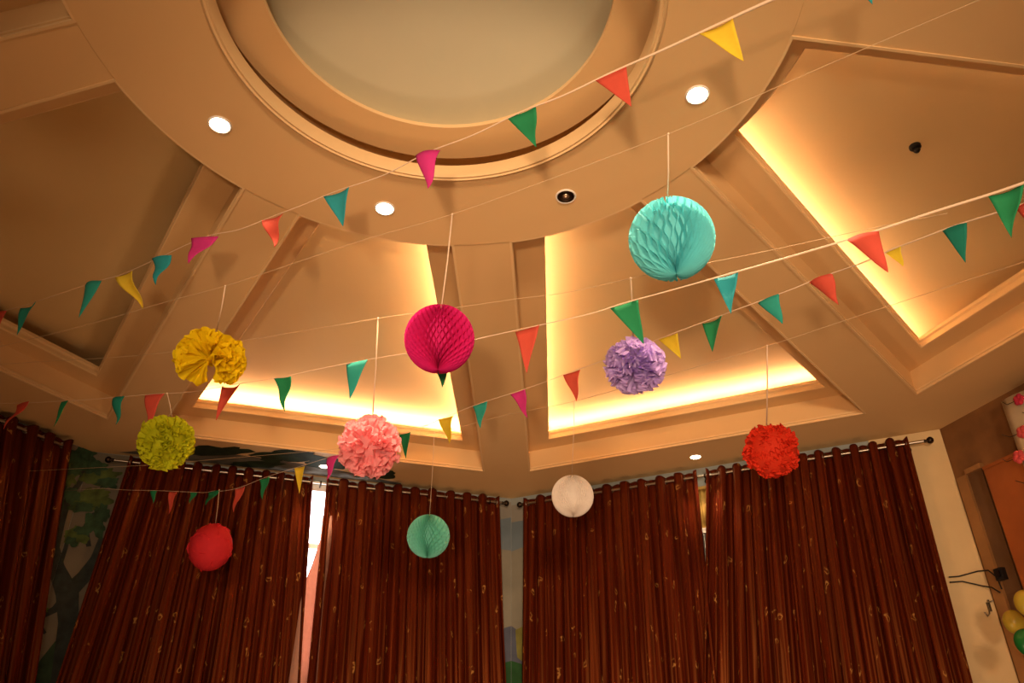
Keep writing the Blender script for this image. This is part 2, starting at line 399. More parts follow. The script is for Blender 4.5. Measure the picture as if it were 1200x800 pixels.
# the pink turned-back edge of the curtain at the window gap
w = W['northwest']; mb = MB(); V = []; Fc = []
edge = [(378, 604, 379), (375, 632, 379), (366, 660, 374), (358, 680, 370), (352, 705, 367), (347, 740, 364), (341, 780, 361), (338, 800, 359), (328, 850, 354)]
for i, (xa, y, xb) in enumerate(edge):
    V += [w.px(xa, y, ROFF - .004), w.px((xa + xb) / 2, y, ROFF + .006), w.px(xb + 12, y, ROFF - .036)]
for i in range(len(edge) - 1):
    for k in range(2): Fc.append((i * 3 + k, i * 3 + 3 + k, i * 3 + 4 + k, i * 3 + 1 + k))
f = mesh('lining', V, Fc, M['lining'], c3[0]); f['label'] = 'pink pale lining edge'
f.modifiers.new('cloth', 'SOLIDIFY').thickness = .003

# daylit window behind the gap
win = empty('window_1', w.px(372, 620, 0)); tag(win, kind='structure')
ul = w.uz(330, 620)[0]; ur = w.uz(420, 620)[0]; zt = w.uz(372, 577)[1]; zb = w.uz(372, 700)[1] - .5
def bar(ua, ub, za, zb_, o0, o1, name, mat):
    m_ = MB(); m_.box(w.p(ua, za, o0), w.d * (ub - ua), w.n * (o1 - o0), Vector((0, 0, zb_ - za))); return m_.build(name, mat, win, False, fix=True)
bar(ul, ur, zb, zt, .001, .006, 'pane', M['pane'])
bar(ul - .05, ur + .05, zt, zt + .06, .001, .035, 'frame_head', M['white'])
bar(ul - .05, ul, zb, zt, .001, .035, 'frame_jamb', M['white']); bar(ur, ur + .05, zb, zt, .001, .035, 'frame_jamb', M['white'])
zm = w.uz(368, 641)[1]; bar(ul, ur, zm - .018, zm + .018, .006, .03, 'transom', M['white'])

# roller blind and its bead chain behind the right-hand gap
w = W['northeast']
p = w.px(824, 590, .03); t = empty('roller_blind', p, 'gold roller blind seen through the slit between the right curtains', 'blind')
ua = w.uz(806, 590, .03)[0]; ub = w.uz(842, 590, .03)[0]
z1 = w.uz(824, 571, .05)[1]; z2 = w.uz(824, 619, .03)[1]
mb = MB(); mb.tube([w.p(ua, z1, .045), w.p(ub, z1, .045)], .012, 14); mb.build('roller', M['gold'], t, True, 40)
mb = MB(); V = []; Fc = []; n = 24
for i in range(n + 1):
    u = ua + (ub - ua) * i / n; o = .034 + .006 * math.sin(i * 1.7)
    V += [w.p(u, z1, o), w.p(u, z2, o)]
for i in range(n): Fc.append((2 * i, 2 * i + 1, 2 * i + 3, 2 * i + 2))
f = mesh('blind_fabric', V, Fc, M['gold'], t); f.modifiers.new('c', 'SOLIDIFY').thickness = .003
mb = MB(); mb.box(w.p(ua, z2 - .035, .022), w.d * (ub - ua), w.n * .022, Vector((0, 0, .035))); mb.build('bottom_rail', M['white'], t, False, fix=True)
mb = MB(); uc = w.uz(828, 650, .05)[0]
for i in range(34): mb.sphere(w.p(uc, z2 - .09 - i * .011, .05), .0048, 8, 6)
mb.tube([w.p(uc, z2 - .03, .05), w.p(uc, z2 - .09 - 33 * .011, .05)], .0015, 6); mb.build('bead_chain', M['white'], t)

# ------------------------------------------------------------------ murals
PM = {}
def pm(name, c, var=.25, scale=12):
    if name not in PM: PM[name] = paint('mural_' + name, c, .75, var, scale)
    return PM[name]
def blob(w, cx, cy, rx, ry, seed, n=26, rough=.22):
    pts = []
    for i in range(n):
        a = 2 * math.pi * i / n; k = 1 + rough * noise.noise((math.cos(a) * 2.2 + seed, math.sin(a) * 2.2, seed * .7)) * 1.6
        pts.append((cx + rx * k * math.cos(a), cy + ry * k * math.sin(a)))
    return pts
def flat(w, pts, off, name, mat, parent):
    Q = []
    for x, y in pts:
        d = ray(x, y); den = d.dot(w.n)
        if den < -1e-3: Q.append(w.uz(x, y, off))
    for lim, sg in ((.002, 1), (w.L - .002, -1)):            # trimmed where the wall ends
        out = []
        for i in range(len(Q)):
            a, b = Q[i], Q[(i + 1) % len(Q)]; ia, ib = (a[0] - lim) * sg >= 0, (b[0] - lim) * sg >= 0
            if ia: out.append(a)
            if ia != ib: t = (lim - a[0]) / (b[0] - a[0]); out.append((lim, a[1] + t * (b[1] - a[1])))
        Q = out
    Q = [(u, min(max(z, .01), ZC - .004)) for u, z in Q]
    if len(Q) < 3 or max(q[0] for q in Q) - min(q[0] for q in Q) < .006: return None
    P = [w.p(u, z, off) for u, z in Q]; m_ = MB(); m_.slab(P, w.n, .0008); return m_.build(name, mat, parent, False, fix=True)
def limb(w, path, off, name, mat, parent):
    L = []; Rr = []
    for i, (x, y, r) in enumerate(path):
        x0, y0 = path[max(0, i - 1)][:2]; x1, y1 = path[min(len(path) - 1, i + 1)][:2]; l = math.hypot(x1 - x0, y1 - y0); nx, ny = -(y1 - y0) / l, (x1 - x0) / l
        L.append((x + nx * r, y + ny * r)); Rr.append((x - nx * r, y - ny * r))
    return flat(w, L + Rr[::-1], off, name, mat, parent)
w = W['northwest']
tm = empty('wall_mural', w.px(90, 650, .001), 'painted tree on the wall between the two left curtains', 'mural')
DG, MG, TR = pm('dark_leaf', (.030, .075, .035), .55, 16), pm('leaf', (.075, .115, .028), .5, 16), pm('bark', (.030, .040, .036), .3, 20)
for w in (W['northwest'], W['west']):
    flat(w, [(60, 500), (104, 527), (170, 534), (150, 640), (120, 760), (90, 900), (-30, 950), (-5, 880), (15, 780), (40, 640)], .0012, 'backdrop', pm('haze', (.17, .15, .11), .2, 3), tm)
    limb(w, [(78, 840, 24), (80, 730, 12), (79, 695, 14), (66, 665, 10), (63, 640, 7), (71, 612, 5), (80, 584, 4), (94, 564, 3), (100, 545, 2)], .0030, 'trunk', TR, tm)
    for pth in ([(84, 690, 9), (98, 676, 8), (112, 655, 6), (120, 630, 4)], [(70, 662, 3), (77, 642, 2.4), (80, 626, 2)], [(76, 700, 5), (64, 714, 4), (50, 721, 3.4), (46, 731, 2.6), (53, 742, 2)], [(104, 640, 3), (100, 618, 3.5), (108, 604, 3), (120, 598, 2)]):
        limb(w, pth, .0040, 'branch', TR, tm)
    for i, (x, y, rx, ry, m_) in enumerate([(94, 538, 17, 15, DG), (119, 558, 21, 11, MG), (78, 556, 13, 15, MG), (104, 586, 25, 12, MG), (90, 628, 14, 11, MG), (113, 612, 12, 16, DG), (66, 594, 8, 14, DG), (46, 713, 11, 7, MG), (38, 746, 8, 6, MG), (112, 548, 14, 8, DG), (84, 580, 9, 8, DG), (88, 550, 10, 7, DG), (102, 530, 10, 6, DG), (126, 566, 14, 7, DG), (96, 594, 16, 6, DG), (114, 578, 14, 6, MG), (84, 634, 8, 6, DG), (98, 622, 9, 6, DG), (120, 600, 9, 10, DG), (70, 572, 8, 8, DG), (60, 606, 7, 8, MG)]):
        flat(w, blob(w, x, y, rx, ry, i * 3.1 + 1, 34, .42), .0050 + .0006 * i, 'foliage', m_, tm)
    flat(w, [(18, 860), (30, 800), (48, 772), (64, 752), (84, 732), (110, 700), (140, 690), (100, 860)], .0020, 'hillside', pm('hill', (.028, .060, .030), .4, 10), tm)
# sky and hills either side of the corner
w1, w2 = W['northwest'], W['northeast']
cm = empty('wall_mural', w2.px(604, 690, .001), 'painted sky and hills in the narrow gap at the room corner', 'mural')
for w, x0, x1 in ((w1, 570, 599.3), (w2, 599.3, 632)):
    flat(w, [(x0, 598), (x1, 600), (x1, 730), (x0, 730)], .0012, 'sky', pm('blue', (.15, .20, .24), .2, 3), cm)
    flat(w, [(x0, 592), (x1, 588), (x1, 606), (x0, 612)], .0024, 'cloud', pm('cloud', (.25, .24, .21), .12, 5), cm)
    flat(w, [(x0, 646), ((x0 + x1) / 2, 640 + 3 * (x0 < 590)), (x1, 645), (x1, 740), (x0, 740)], .0020, 'horizon_haze', pm('horizon', (.235, .225, .18), .15, 4), cm)
flat(w1, [(570, 745), (590, 736), (599.3, 733), (599.3, 860), (570, 860)], .0034, 'mountain', pm('mountain', (.10, .115, .17), .25, 8), cm)
flat(w2, [(599.3, 733), (606, 738), (632, 735), (632, 860), (599.3, 860)], .0034, 'mountain', pm('mountain', (.16, .18, .30)), cm)
flat(w2, [(604, 738), (612, 734), (632, 740), (632, 790), (606, 770)], .0046, 'sunlit_slope', pm('slope', (.22, .21, .05), .3, 8), cm)
for w, q in ((w1, [(570, 782), (599.3, 774), (599.3, 860), (570, 860)]), (w2, [(599.3, 774), (612, 778), (632, 776), (632, 860), (599.3, 860)])):
    flat(w, q, .0058, 'meadow', pm('meadow', (.02, .085, .025), .3, 8), cm)
# foliage painted along the edge of the ceiling over the left curtains
xm = empty('ceiling_mural', on_ceil(330, 537), 'dark leaves and blue sky painted on the ceiling edge above the curtain', 'mural')
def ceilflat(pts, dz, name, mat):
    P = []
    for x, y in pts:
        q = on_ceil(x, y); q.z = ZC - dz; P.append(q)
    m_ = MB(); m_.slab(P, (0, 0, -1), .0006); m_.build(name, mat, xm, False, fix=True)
def edge_y(x): return 529 + (x - 126) * .1165
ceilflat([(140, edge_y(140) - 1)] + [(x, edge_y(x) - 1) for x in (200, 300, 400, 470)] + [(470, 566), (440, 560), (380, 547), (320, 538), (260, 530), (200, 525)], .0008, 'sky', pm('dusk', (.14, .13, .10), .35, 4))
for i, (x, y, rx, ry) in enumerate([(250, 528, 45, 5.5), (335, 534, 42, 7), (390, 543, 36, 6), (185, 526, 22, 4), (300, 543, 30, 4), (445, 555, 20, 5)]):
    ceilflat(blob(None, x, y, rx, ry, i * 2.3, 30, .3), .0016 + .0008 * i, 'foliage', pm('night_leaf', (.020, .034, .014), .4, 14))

# ------------------------------------------------------------------ right wall
w = W['east']
# wood framed recess and box pilaster
tp = empty('wall_panel', w.px(1140, 620, .0), 'brown framed panel between the cream strip and the orange wooden board', 'wall panel')
def wbox(px0, px1, py, zt, zb_, o0, o1, name, mat, parent, wl=w):
    ua = wl.uz(px0, py, o1)[0]; ub = wl.uz(px1, py, o1)[0]; m_ = MB()
    m_.box(wl.p(ua, zb_, o0), wl.d * (ub - ua), wl.n * (o1 - o0), Vector((0, 0, zt - zb_))); return m_.build(name, mat, parent, False, fix=True)
zt = w.uz(1135, 555, .02)[1]
wbox(1119, 1131, 556, zt, .0, .0005, .03, 'stile', M['brown2'], tp)
wbox(1131, 1152, 556, zt, .0, .0005, .012, 'inset_board', M['niche'], tp)
wbox(1131, 1152, 556, zt + .03, zt, .0005, .03, 'top_rail', M['brown2'], tp)
op = empty('wooden_board', w.px(1170, 620, .0), 'orange varnished wooden board standing against the right wall', 'wooden board')
zo = w.uz(1153, 551, .09)[1]
wbox(1153, 1216, 551, zo, .0, .031, .09, 'board', M['orange'], op); wbox(1152, 1217, 551, zo + .02, zo, .031, .095, 'cap', M['orange'], op)
# flowered hanging
fl = empty('flowered_hanging', w.px(1195, 520, .12), 'cream cloth hanging with pink flowers at the right edge', 'wall hanging')
o = .13; uA, zA = w.uz(1173, 471, o); V = []; Fc = []; n = 16; m = 10; uB = uA + .75; zB = zA - 1.3
for j in range(m + 1):
    for i in range(n + 1):
        V.append(w.p(uA + (uB - uA) * i / n, zA + .012 * math.sin(i * .9) * 0 + (zB - zA) * j / m, o + .012 * math.sin(i * 1.15 + j * .15)))
for j in range(m):
    for i in range(n): q = j * (n + 1) + i; Fc.append((q, q + n + 1, q + n + 2, q + 1))
f = mesh('cloth', V, Fc, paper('hanging_cloth', (.60, .50, .34), .1, .12, 12), fl); f.modifiers.new('c', 'SOLIDIFY').thickness = .004
PK = [paper('flower_magenta', (.60, .045, .10), .1), paper('flower_pink', (.75, .11, .12), .1)]
for i, (x, y, r) in enumerate([(1194, 468, .030), (1198, 506, .032), (1194, 535, .034), (1214, 560, .03), (1222, 480, .03), (1240, 520, .032), (1252, 470, .03), (1246, 580, .034), (1228, 620, .03), (1290, 540, .032), (1300, 600, .03)]):
    c = w.px(x, y, o + .018); mb = MB()
    for k in range(5):
        a = 2 * math.pi * k / 5 + i; q = c + (w.d * math.cos(a) + Vector((0, 0, math.sin(a)))) * r * .55
        mb.lathe([(r * .62, 0), (r * .55, .005), (.001, .009)], q, w.n, 14)
    mb.build('flower', PK[i == 1 or i == 2], fl)
    mb = MB(); mb.tube([c, w.px(x - 14, y + 6, o + .016), w.px(x - 24 if x > 1196 else x - 19, y + 3, o + .016)], .0022, 6); mb.build('stem', M['black'], fl)
# cables and switch
kb = empty('wall_cable', w.px(1150, 675, .02), 'pair of black cables running from the curtain to the right wall', 'cable')
w2 = W['northeast']
def cable(pa, pb):
    pts = [w2.px(x, y, .035) for x, y in pa] + [w.px(x, y, .05) for x, y in pb]
    P = []
    for i in range(len(pts) - 1):
        for k in range(6): P.append(pts[i].lerp(pts[i + 1], k / 6))
    P.append(pts[-1]); mb = MB(); mb.tube(P, .0042, 8); mb.build('cable', M['black'], kb)
cable([(1112, 676), (1124, 675)], [(1146, 669), (1158, 668), (1168, 676), (1174, 690)]); cable([(1113, 682), (1128, 681)], [(1150, 686), (1162, 688), (1172, 694)])
sw = empty('wall_switch', w.px(1176, 672, .03), 'black switch box where the cables end on the right wall', 'switch')
mb = MB(); ua, za = w.uz(1172, 681, .10); mb.box(w.p(ua, za, .095), w.d * .055, w.n * .03, Vector((0, 0, .065))); mb.build('housing', M['black'], sw, False, fix=True)
mb = MB(); mb.box(w.p(ua + .014, za + .016, .125), w.d * .026, w.n * .006, Vector((0, 0, .034))); mb.build('rocker', M['dark'], sw, False, fix=True)
hk = empty('wall_bracket', w.px(1156, 712, .03), 'small metal bracket on the wall below the black cables', 'bracket')
q = w.px(1156, 706, .035); mb = MB(); mb.tube([q, q + w.d * .05], .004, 8); mb.tube([q, q - Vector((0, 0, .06)), q - Vector((0, 0, .075)) + w.n * .02, q - Vector((0, 0, .055)) + w.n * .035], .0045, 8); mb.build('hook', M['chrome'], hk)
mb = MB(); mb.box(q - w.d * .012 - w.n * .035 - Vector((0, 0, .05)), w.d * .024, w.n * .032, Vector((0, 0, .065))); mb.build('plate', M['chrome'], hk, False, fix=True)
# balloons
def balloon(px, py, r, mat, label, off):
    c = w.px(px, py, off); t = empty('balloon', c - Vector((0, 0, r * 1.3)), label, 'balloon', 'balloons by the right wall'); mb = MB()
    mb.lathe([(.001, r * 1.12)] + [(r * math.sin(a) * (1 - .12 * (a / math.pi) ** 2), r * (1.12 * math.cos(a) if a < 1.57 else 1.24 * math.cos(a))) for a in [math.pi * i / 16 for i in range(1, 16)]] + [(.006, -r * 1.24)], c, n=28); mb.build('envelope', mat, t)
    mb = MB(); mb.lathe([(.004, -r * 1.22), (.007, -r * 1.26), (.012, -r * 1.32), (.001, -r * 1.32)], c, n=12); mb.build('knot', mat, t)
def rubber(name, c):
    m, nt, b = nodes(name); pset(b, Base_Color=(*c, 1), Roughness=.25, Subsurface_Weight=.15); return m
YB, GB = rubber('yellow_rubber', (.50, .38, .04)), rubber('green_rubber', (.01, .17, .035))
balloon(1188, 728, .052, YB, 'yellow balloon next to the right wall, lower of the two', .26); balloon(1203, 706, .055, YB, 'yellow balloon at the picture edge, higher of the two', .42); balloon(1203, 752, .055, GB, 'green balloon below the yellow ones at the right edge', .44)

# ------------------------------------------------------------------ bunting
FC = dict(teal=paper('paper_teal', (.035, .40, .34)), blue=paper('paper_blue', (.03, .36, .42)), green=paper('paper_green', (.022, .27, .11)), red=paper('paper_red', (.66, .10, .065)),
          yellow=paper('paper_yellow', (.85, .66, .05)), magenta=paper('paper_magenta', (.66, .045, .28)), dteal=paper('paper_dark_teal', (.015, .24, .18)))
class Line:
    """string through measured sight points; 1/depth is a quadratic of px, as for a gently bowed line in space"""
    def __init__(s, ctrl): xs = np.array([c[0] for c in ctrl], float); s.c = np.polyfit(xs / 1000, 1 / np.array([c[1] for c in ctrl], float), 3 if len(ctrl) > 5 else 2)
    def zf(s, x): return float(1 / np.polyval(s.c, x / 1000))
def smooth_path(pts, n=6):
    P = [Vector(p) for p in pts]; out = []
    for i in range(len(P) - 1):
        p0 = P[max(i - 1, 0)]; p1 = P[i]; p2 = P[i + 1]; p3 = P[min(i + 2, len(P) - 1)]
        for k in range(n):
            t = k / n; out.append(.5 * ((2 * p1) + (p2 - p0) * t + (2 * p0 - 5 * p1 + 4 * p2 - p3) * t * t + (3 * p1 - p0 - 3 * p2 + p3) * t ** 3))
    out.append(P[-1]); return out
def to_walls(P):
    """carry both ends on, straight, until they meet a wall"""
    ws = list(W.values()) + [Wall('D', 'E'), Wall('G', 'A2')]
    for end in (0, 1):
        a, b = (P[1], P[0]) if end == 0 else (P[-2], P[-1]); d = (b - a).normalized(); best = None
        d.z *= .3
        for w in ws:
            den = d.dot(w.n)
            if den < -.05:
                t = -((b - w.a).dot(w.n)) / den
                u = (b + d * t - w.a).dot(w.d)
                if 0 < t < 4.5 and 0 < u < w.L and (best is None or t < best): best = t
        if best:
            q = b + d * max(0, best - .02); q.z = min(q.z, ZC - .03)
            P = [q] + P if end == 0 else P + [q]
    return P
def flag(line, tl, tr, tip, colour, t, rng):
    zl, zr_ = line.zf(tl[0]), line.zf(tr[0]); A = at(*tl, zl); B = at(*tr, zr_); mid = (A + B) / 2
    # tip hangs level with the string: same ground distance from the eye as its top edge
    d = ray(*tip); g = math.hypot(mid.x - EYE.x, mid.y - EYE.y) / math.hypot(d.x, d.y); T = EYE + d * g
    n = (B - A).cross(T - A).normalized(); n_ = 8; V = []; Fc = []; cu = rng.uniform(-.16, .16) * (B - A).length; tw = rng.uniform(-.10, .10) * (B - A).length; th = .0008
    L = (T - mid).length
    for side in (1, -1):
        for i in range(n_ + 1):
            for j in range(n_ + 1):
                s = j / n_; q = i / n_; p = (A.lerp(B, s)).lerp(T, q * .995)
                b = cu * math.sin(math.pi * s) * (1 - q) * 1.0 + tw * math.sin(2 * math.pi * q) + cu * .7 * q * q
                V.append(p + n * (b + side * th))
    m = (n_ + 1) ** 2
    for i in range(n_):
        for j in range(n_):
            q = i * (n_ + 1) + j; Fc.append((q, q + 1, q + n_ + 2, q + n_ + 1)); Fc.append((m + q, m + q + n_ + 1, m + q + n_ + 2, m + q + 1))
    rim = [j for j in range(n_ + 1)] + [i * (n_ + 1) + n_ for i in range(1, n_ + 1)] + [n_ * (n_ + 1) + j for j in range(n_ - 1, -1, -1)] + [i * (n_ + 1) for i in range(n_ - 1, 0, -1)]
    for i in range(len(rim)): a, b = rim[i], rim[(i + 1) % len(rim)]; Fc.append((a, m + a, m + b, b))
    o = mesh('flag', V, Fc, FC[colour], t); o['label'] = {'dteal': 'dark teal', 'blue': 'teal blue'}.get(colour, colour) + ' triangular flag'
def bunting(ctrl, extra, flags, label, rad, seed):
    ln = Line(ctrl); rng = random.Random(seed)
    pts = sorted(list(extra) + [((f[0][0] + f[1][0]) / 2, (f[0][1] + f[1][1]) / 2 - .5) for f in flags])
    P = to_walls(smooth_path([at(x, y, ln.zf(x)) for x, y in pts])); t = empty('bunting', P[len(P) // 2], label, 'bunting', 'paper flag bunting strings')
    mb = MB(); mb.tube(P, [rad[0] + (rad[1] - rad[0]) * (i / (len(P) - 1)) ** 3 for i in range(len(P))], 6); mb.build('string', M['ribbon'], t)
    for f in flags: flag(ln, *f, t, rng)
    return ln
LA = bunting([(1120, 1.38), (905, 1.5), (845, 1.545), (722, 1.655), (613, 1.75), (502, 1.85), (395, 1.97), (319, 2.09), (236, 2.2), (188, 2.3), (105, 2.45), (28, 2.58), (-60, 2.75)],
  [(1120, -98), (905, -.5), (780, 57), (660, 112), (555, 158), (450, 205), (355, 240), (280, 269), (-60, 384)],
  [((978, -30), (1020, -48), (1023, 8), 'blue'), ((818, 39), (859, 22), (871, 70), 'yellow'), ((697, 94), (734, 78), (740, 125), 'red'), ((594, 138), (628, 125), (628, 172), 'green'),
   ((487, 182), (516, 176), (503, 223), 'magenta'), ((379, 230), (409, 219), (400, 264), 'blue'), ((307, 258), (332, 250), (320, 289), 'red'), ((224, 279), (256, 277), (221, 309), 'magenta'),
   ((178, 303), (201, 299), (184, 335), 'blue'), ((135, 325), (155, 317), (165, 362), 'yellow'), ((100, 334), (119, 329), (95, 374), 'teal'), ((24, 361), (42, 353), (17, 391), 'teal'), ((-8, 368), (8, 364), (-4, 388), 'red')],
  'paper flag bunting string passing highest, across the round ceiling recess', (.0010, .0060), 1)
LB = bunting([(1260, 1.30), (1180, 1.38), (1011, 1.53), (850, 1.68), (733, 1.78), (618, 1.92), (515, 2.1), (418, 2.15), (330, 2.24), (268, 2.34), (180, 2.52), (138, 2.65), (72, 2.85), (20, 3.0), (-60, 3.2)],
  [(1260, 192), (1095, 248), (925, 301), (790, 339), (690, 368), (560, 397), (470, 415), (375, 432), (225, 459), (105, 468), (-60, 473)],
  [((1158, 230), (1200, 214), (1184, 277), 'green'), ((992, 281), (1030, 271), (1042, 321), 'red'), ((836, 326), (865, 319), (856, 367), 'blue'), ((715, 361), (748, 350), (754, 403), 'green'),
   ((604, 389), (632, 380), (617, 437), 'red'), ((503, 412), (530, 408), (518, 454), 'green'), ((406, 427), (431, 421), (410, 468), 'teal'), ((321, 443), (341, 441), (333, 482), 'green'), ((260, 453), (281, 450), (251, 491), 'red'),
   ((170, 463), (193, 461), (173, 499), 'red'), ((132, 467), (146, 464), (138, 498), 'dteal'), ((72, 471), (80, 469), (63, 500), 'green'), ((20, 475), (34, 470), (5, 503), 'red')],
  'paper flag bunting string passing behind the magenta paper ball', (.0010, .0045), 2)
LC = bunting([(1260, 1.5), (1118, 1.72), (962, 2.05), (835, 2.25), (670, 2.5), (562, 2.85), (474, 3.05), (351, 3.4), (280, 3.55), (180, 3.68), (120, 3.72)],
  [(1260, 212), (1165, 250), (1075, 281), (1010, 308), (930, 338), (865, 362), (730, 414), (640, 447), (500, 498), (440, 518), (330, 553), (262, 575), (240, 577), (150, 574), (120, 572)],
  [((1190, 244), (1226, 228), (1222, 282), 'red'), ((1104, 270), (1133, 260), (1132, 308), 'dteal'), ((1038, 296), (1056, 288), (1058, 312), 'yellow'), ((948, 331), (975, 320), (985, 358), 'red'), ((888, 355), (913, 344), (918, 380), 'teal'),
   ((823, 379), (846, 369), (833, 411), 'green'), ((771, 397), (794, 390), (797, 420), 'yellow'), ((660, 439), (680, 433), (675, 470), 'red'), ((598, 462), (615, 456), (618, 490), 'magenta'), ((554, 476), (571, 470), (563, 502), 'teal'),
   ((514, 491), (531, 487), (526, 520), 'yellow'), ((468, 509), (481, 506), (475, 537), 'green'), ((384, 536), (398, 533), (383, 563), 'magenta'), ((345, 548), (357, 546), (350, 578), 'yellow'), ((304, 562), (316, 558), (307, 585), 'green'),
   ((275, 573), (287, 570), (273, 600), 'red'), ((244, 577), (258, 574), (241, 592), 'green'), ((223, 577), (231, 577), (222, 590), 'green'), ((198, 576), (208, 576), (197, 602), 'red'), ((176, 575), (184, 575), (180, 590), 'green')],
  'paper flag bunting string passing lowest, down across the left curtain', (.0011, .0034), 3)
def plain(ctrl, label, r=.0010):
    ln = Line([(x, z) for x, y, z in ctrl]); P = to_walls(smooth_path([at(x, y, ln.zf(x)) for x, y, z in sorted(ctrl)]))
    mb = MB(); mb.tube(P, r, 6); o = mb.build('hanging_line', M['thread']); tag(o, label, 'string', 'plain strings across the room'); return ln
LG = plain([(1240, -37, 1.33), (1148, 0, 1.40), (1002, 62, 1.52), (881, 115, 1.64), (788, 155, 1.73), (655, 206, 1.82), (530, 251, 1.88), (430, 280, 1.98), (328, 314, 2.12), (264, 335, 2.25), (197, 353, 2.38), (100, 381, 2.55), (0, 406, 2.75), (-60, 420, 2.85)], 'bare string holding the big teal, magenta and yellow ornaments')
LH = plain([(1110, 250, 1.5), (1009, 270, 1.6), (894, 295, 1.75), (758, 322, 2.0), (667, 342, 2.08), (606, 350, 2.15), (530, 361, 2.22), (443, 373, 2.3), (310, 395, 2.48), (177, 415, 2.7), (27, 425, 3.0), (-40, 430, 3.1)], 'bare string holding the pink and purple pom poms')
LI = plain([(1250, 290, 1.62), (1184, 312, 1.7), (1009, 369, 2.0), (897, 406, 2.25), (780, 440, 2.6), (673, 470, 2.9), (594, 486, 3.05), (509, 507, 3.2), (400, 525, 3.4), (324, 532, 3.5), (170, 545, 3.66)], 'bare string holding the white, small teal and red ornaments')

# ------------------------------------------------------------------ paper balls and pom poms
def hang(root_name, cx, cy, rpx, zf, top, line, label, cat, group):
    c = at(cx, cy, zf); r = rpx / F * zf * S
    t = empty(root_name, c, label, cat, group)
    q = at(top[0], top[1], line.zf(top[0]))
    q2 = c + Vector((0, 0, r * .97))
    mb = MB(); mb.tube([q, q.lerp(q2, .5) + Vector((.002, 0, 0)), q2], .0016 if zf > 2.32 else .0027, 6)
    mb.sphere(q, .004, 8, 6); mb.build('thread', M['ribbon'], t)
    return t, c, r
def honeycomb(cx, cy, rpx, zf, top, line, mat, label, seed, n=44, kz=10, warp=.55, wdir=0., gap=None, core=.84, amp=.46):
    t, c, r = hang('honeycomb_ball', cx, cy, rpx, zf, top, line, label, 'paper ball', 'honeycomb paper balls')
    NT = kz * 6; rad = [.30, .62, .86, .97, 1.0]; V = []; Fc = []; rng = random.Random(seed)
    wob = [rng.uniform(-.02, .02) for _ in range(n)]
    for i in range(n):
        for j in range(NT + 1):
            th = math.pi * j / NT; zig = abs(((j / NT * kz + .25) % 1) * 2 - 1) * 2 - 1
            for k, q in enumerate(rad):
                a = (i + amp * (1 if i % 2 else -1) * zig * min(1, math.sin(th) * 2.2) + wob[i] * 6 * (1 - q)) / n
                ph = 2 * math.pi * a
                ph = ph + warp * math.sin(ph - wdir)
                if gap: ph = gap[0] + gap[1] / 2 + (ph % (2 * math.pi)) * (2 * math.pi - gap[1]) / (2 * math.pi) if i < n else ph
                rr = r * q * (1 + .006 * math.sin(3 * j + i))
                V.append(c + Vector((rr * math.sin(th) * math.cos(ph), rr * math.sin(th) * math.sin(ph), r * q * math.cos(th) if q == 1 else rr * math.cos(th))))
        b = i * (NT + 1) * len(rad); L = len(rad)
        for j in range(NT):
            for k in range(L - 1): Fc.append((b + j * L + k, b + j * L + k + 1, b + (j + 1) * L + k + 1, b + (j + 1) * L + k))
    mesh('paper_cells', V, Fc, mat, t, False)
    mb = MB(); mb.sphere(c, r * core, 28, 18); mb.build('added_core', mat, t)  # inner shell added to brighten the cells
def tissue(cx, cy, rpx, zf, top, line, mat, label, seed, n=80, w=.55, ruf=.16, lobes=None, sq=1.0, fr=4, core=.0):
    t, c, r = hang('tissue_pompom', cx, cy, rpx, zf, top, line, label, 'pom pom', 'tissue paper pom poms')
    rng = random.Random(seed); V = []; Fc = []; NI, NJ = 8, 18
    for q in range(n):
        z = 1 - 2 * (q + .5) / n; a = q * 2.399963 + rng.uniform(-.25, .25); s_ = math.sqrt(1 - z * z); d = Vector((s_ * math.cos(a), s_ * math.sin(a), z))
        if lobes:
            d = lobes(d, rng)
        side = d.cross(Vector((rng.gauss(0, 1), rng.gauss(0, 1), rng.gauss(0, 1)))).normalized(); nr = d.cross(side)
        ww = w * rng.uniform(.75, 1.2); ph = rng.uniform(0, 6.28); ln = rng.uniform(.86, 1.0); cu = rng.uniform(-.25, .25); b = len(V)
        for i in range(NI + 1):
            tt = i / NI
            for j in range(NJ + 1):
                s = j / NJ * 2 - 1
                rr = .10 + .90 * tt * ln * (1 - .10 * s * s + .035 * tt * math.sin(s * 9 + ph) + .02 * tt * rng.uniform(-1, 1))
                dd = d + side * (ww * s * (.25 + .75 * tt)) + nr * (ruf * tt * math.sin(s * fr * 1.6 + ph) * (1 if i < NI else 1.25) + cu * tt * tt)
                dd.normalize(); p = dd * (r * rr); p.z *= sq; V.append(c + p)
        for i in range(NI):
            for j in range(NJ): k = b + i * (NJ + 1) + j; Fc.append((k, k + 1, k + NJ + 2, k + NJ + 1))
    mesh('tissue', V, Fc, mat, t, True)
    if core: mb = MB(); mb.sphere(c, r * core, 28, 18, (1, 1, sq)); mb.build('tissue_core', mat, t)
def tis(name, c, tr=.5): return paper(name, c, tr, .10, 30)
honeycomb(787, 280, 50, 1.73, (783, 157), LG, tis('tissue_teal', (.20, .78, .84)), 'big teal honeycomb ball hanging over the lit ceiling panel', 1, 44, 6, .62, math.pi * .75, core=.80, amp=.36)
honeycomb(515, 397, 41, 1.84, (530, 251), LG, tis('tissue_magenta', (.72, .020, .22)), 'magenta honeycomb ball near the middle of the room', 2, 56, 10, .25, 1.)
honeycomb(502, 628, 25, 3.2, (509, 507), LI, tis('tissue_mint', (.26, .76, .66)), 'small mint green honeycomb ball in front of the curtain', 3, 40, 9, .6, math.pi * .45, core=.80)
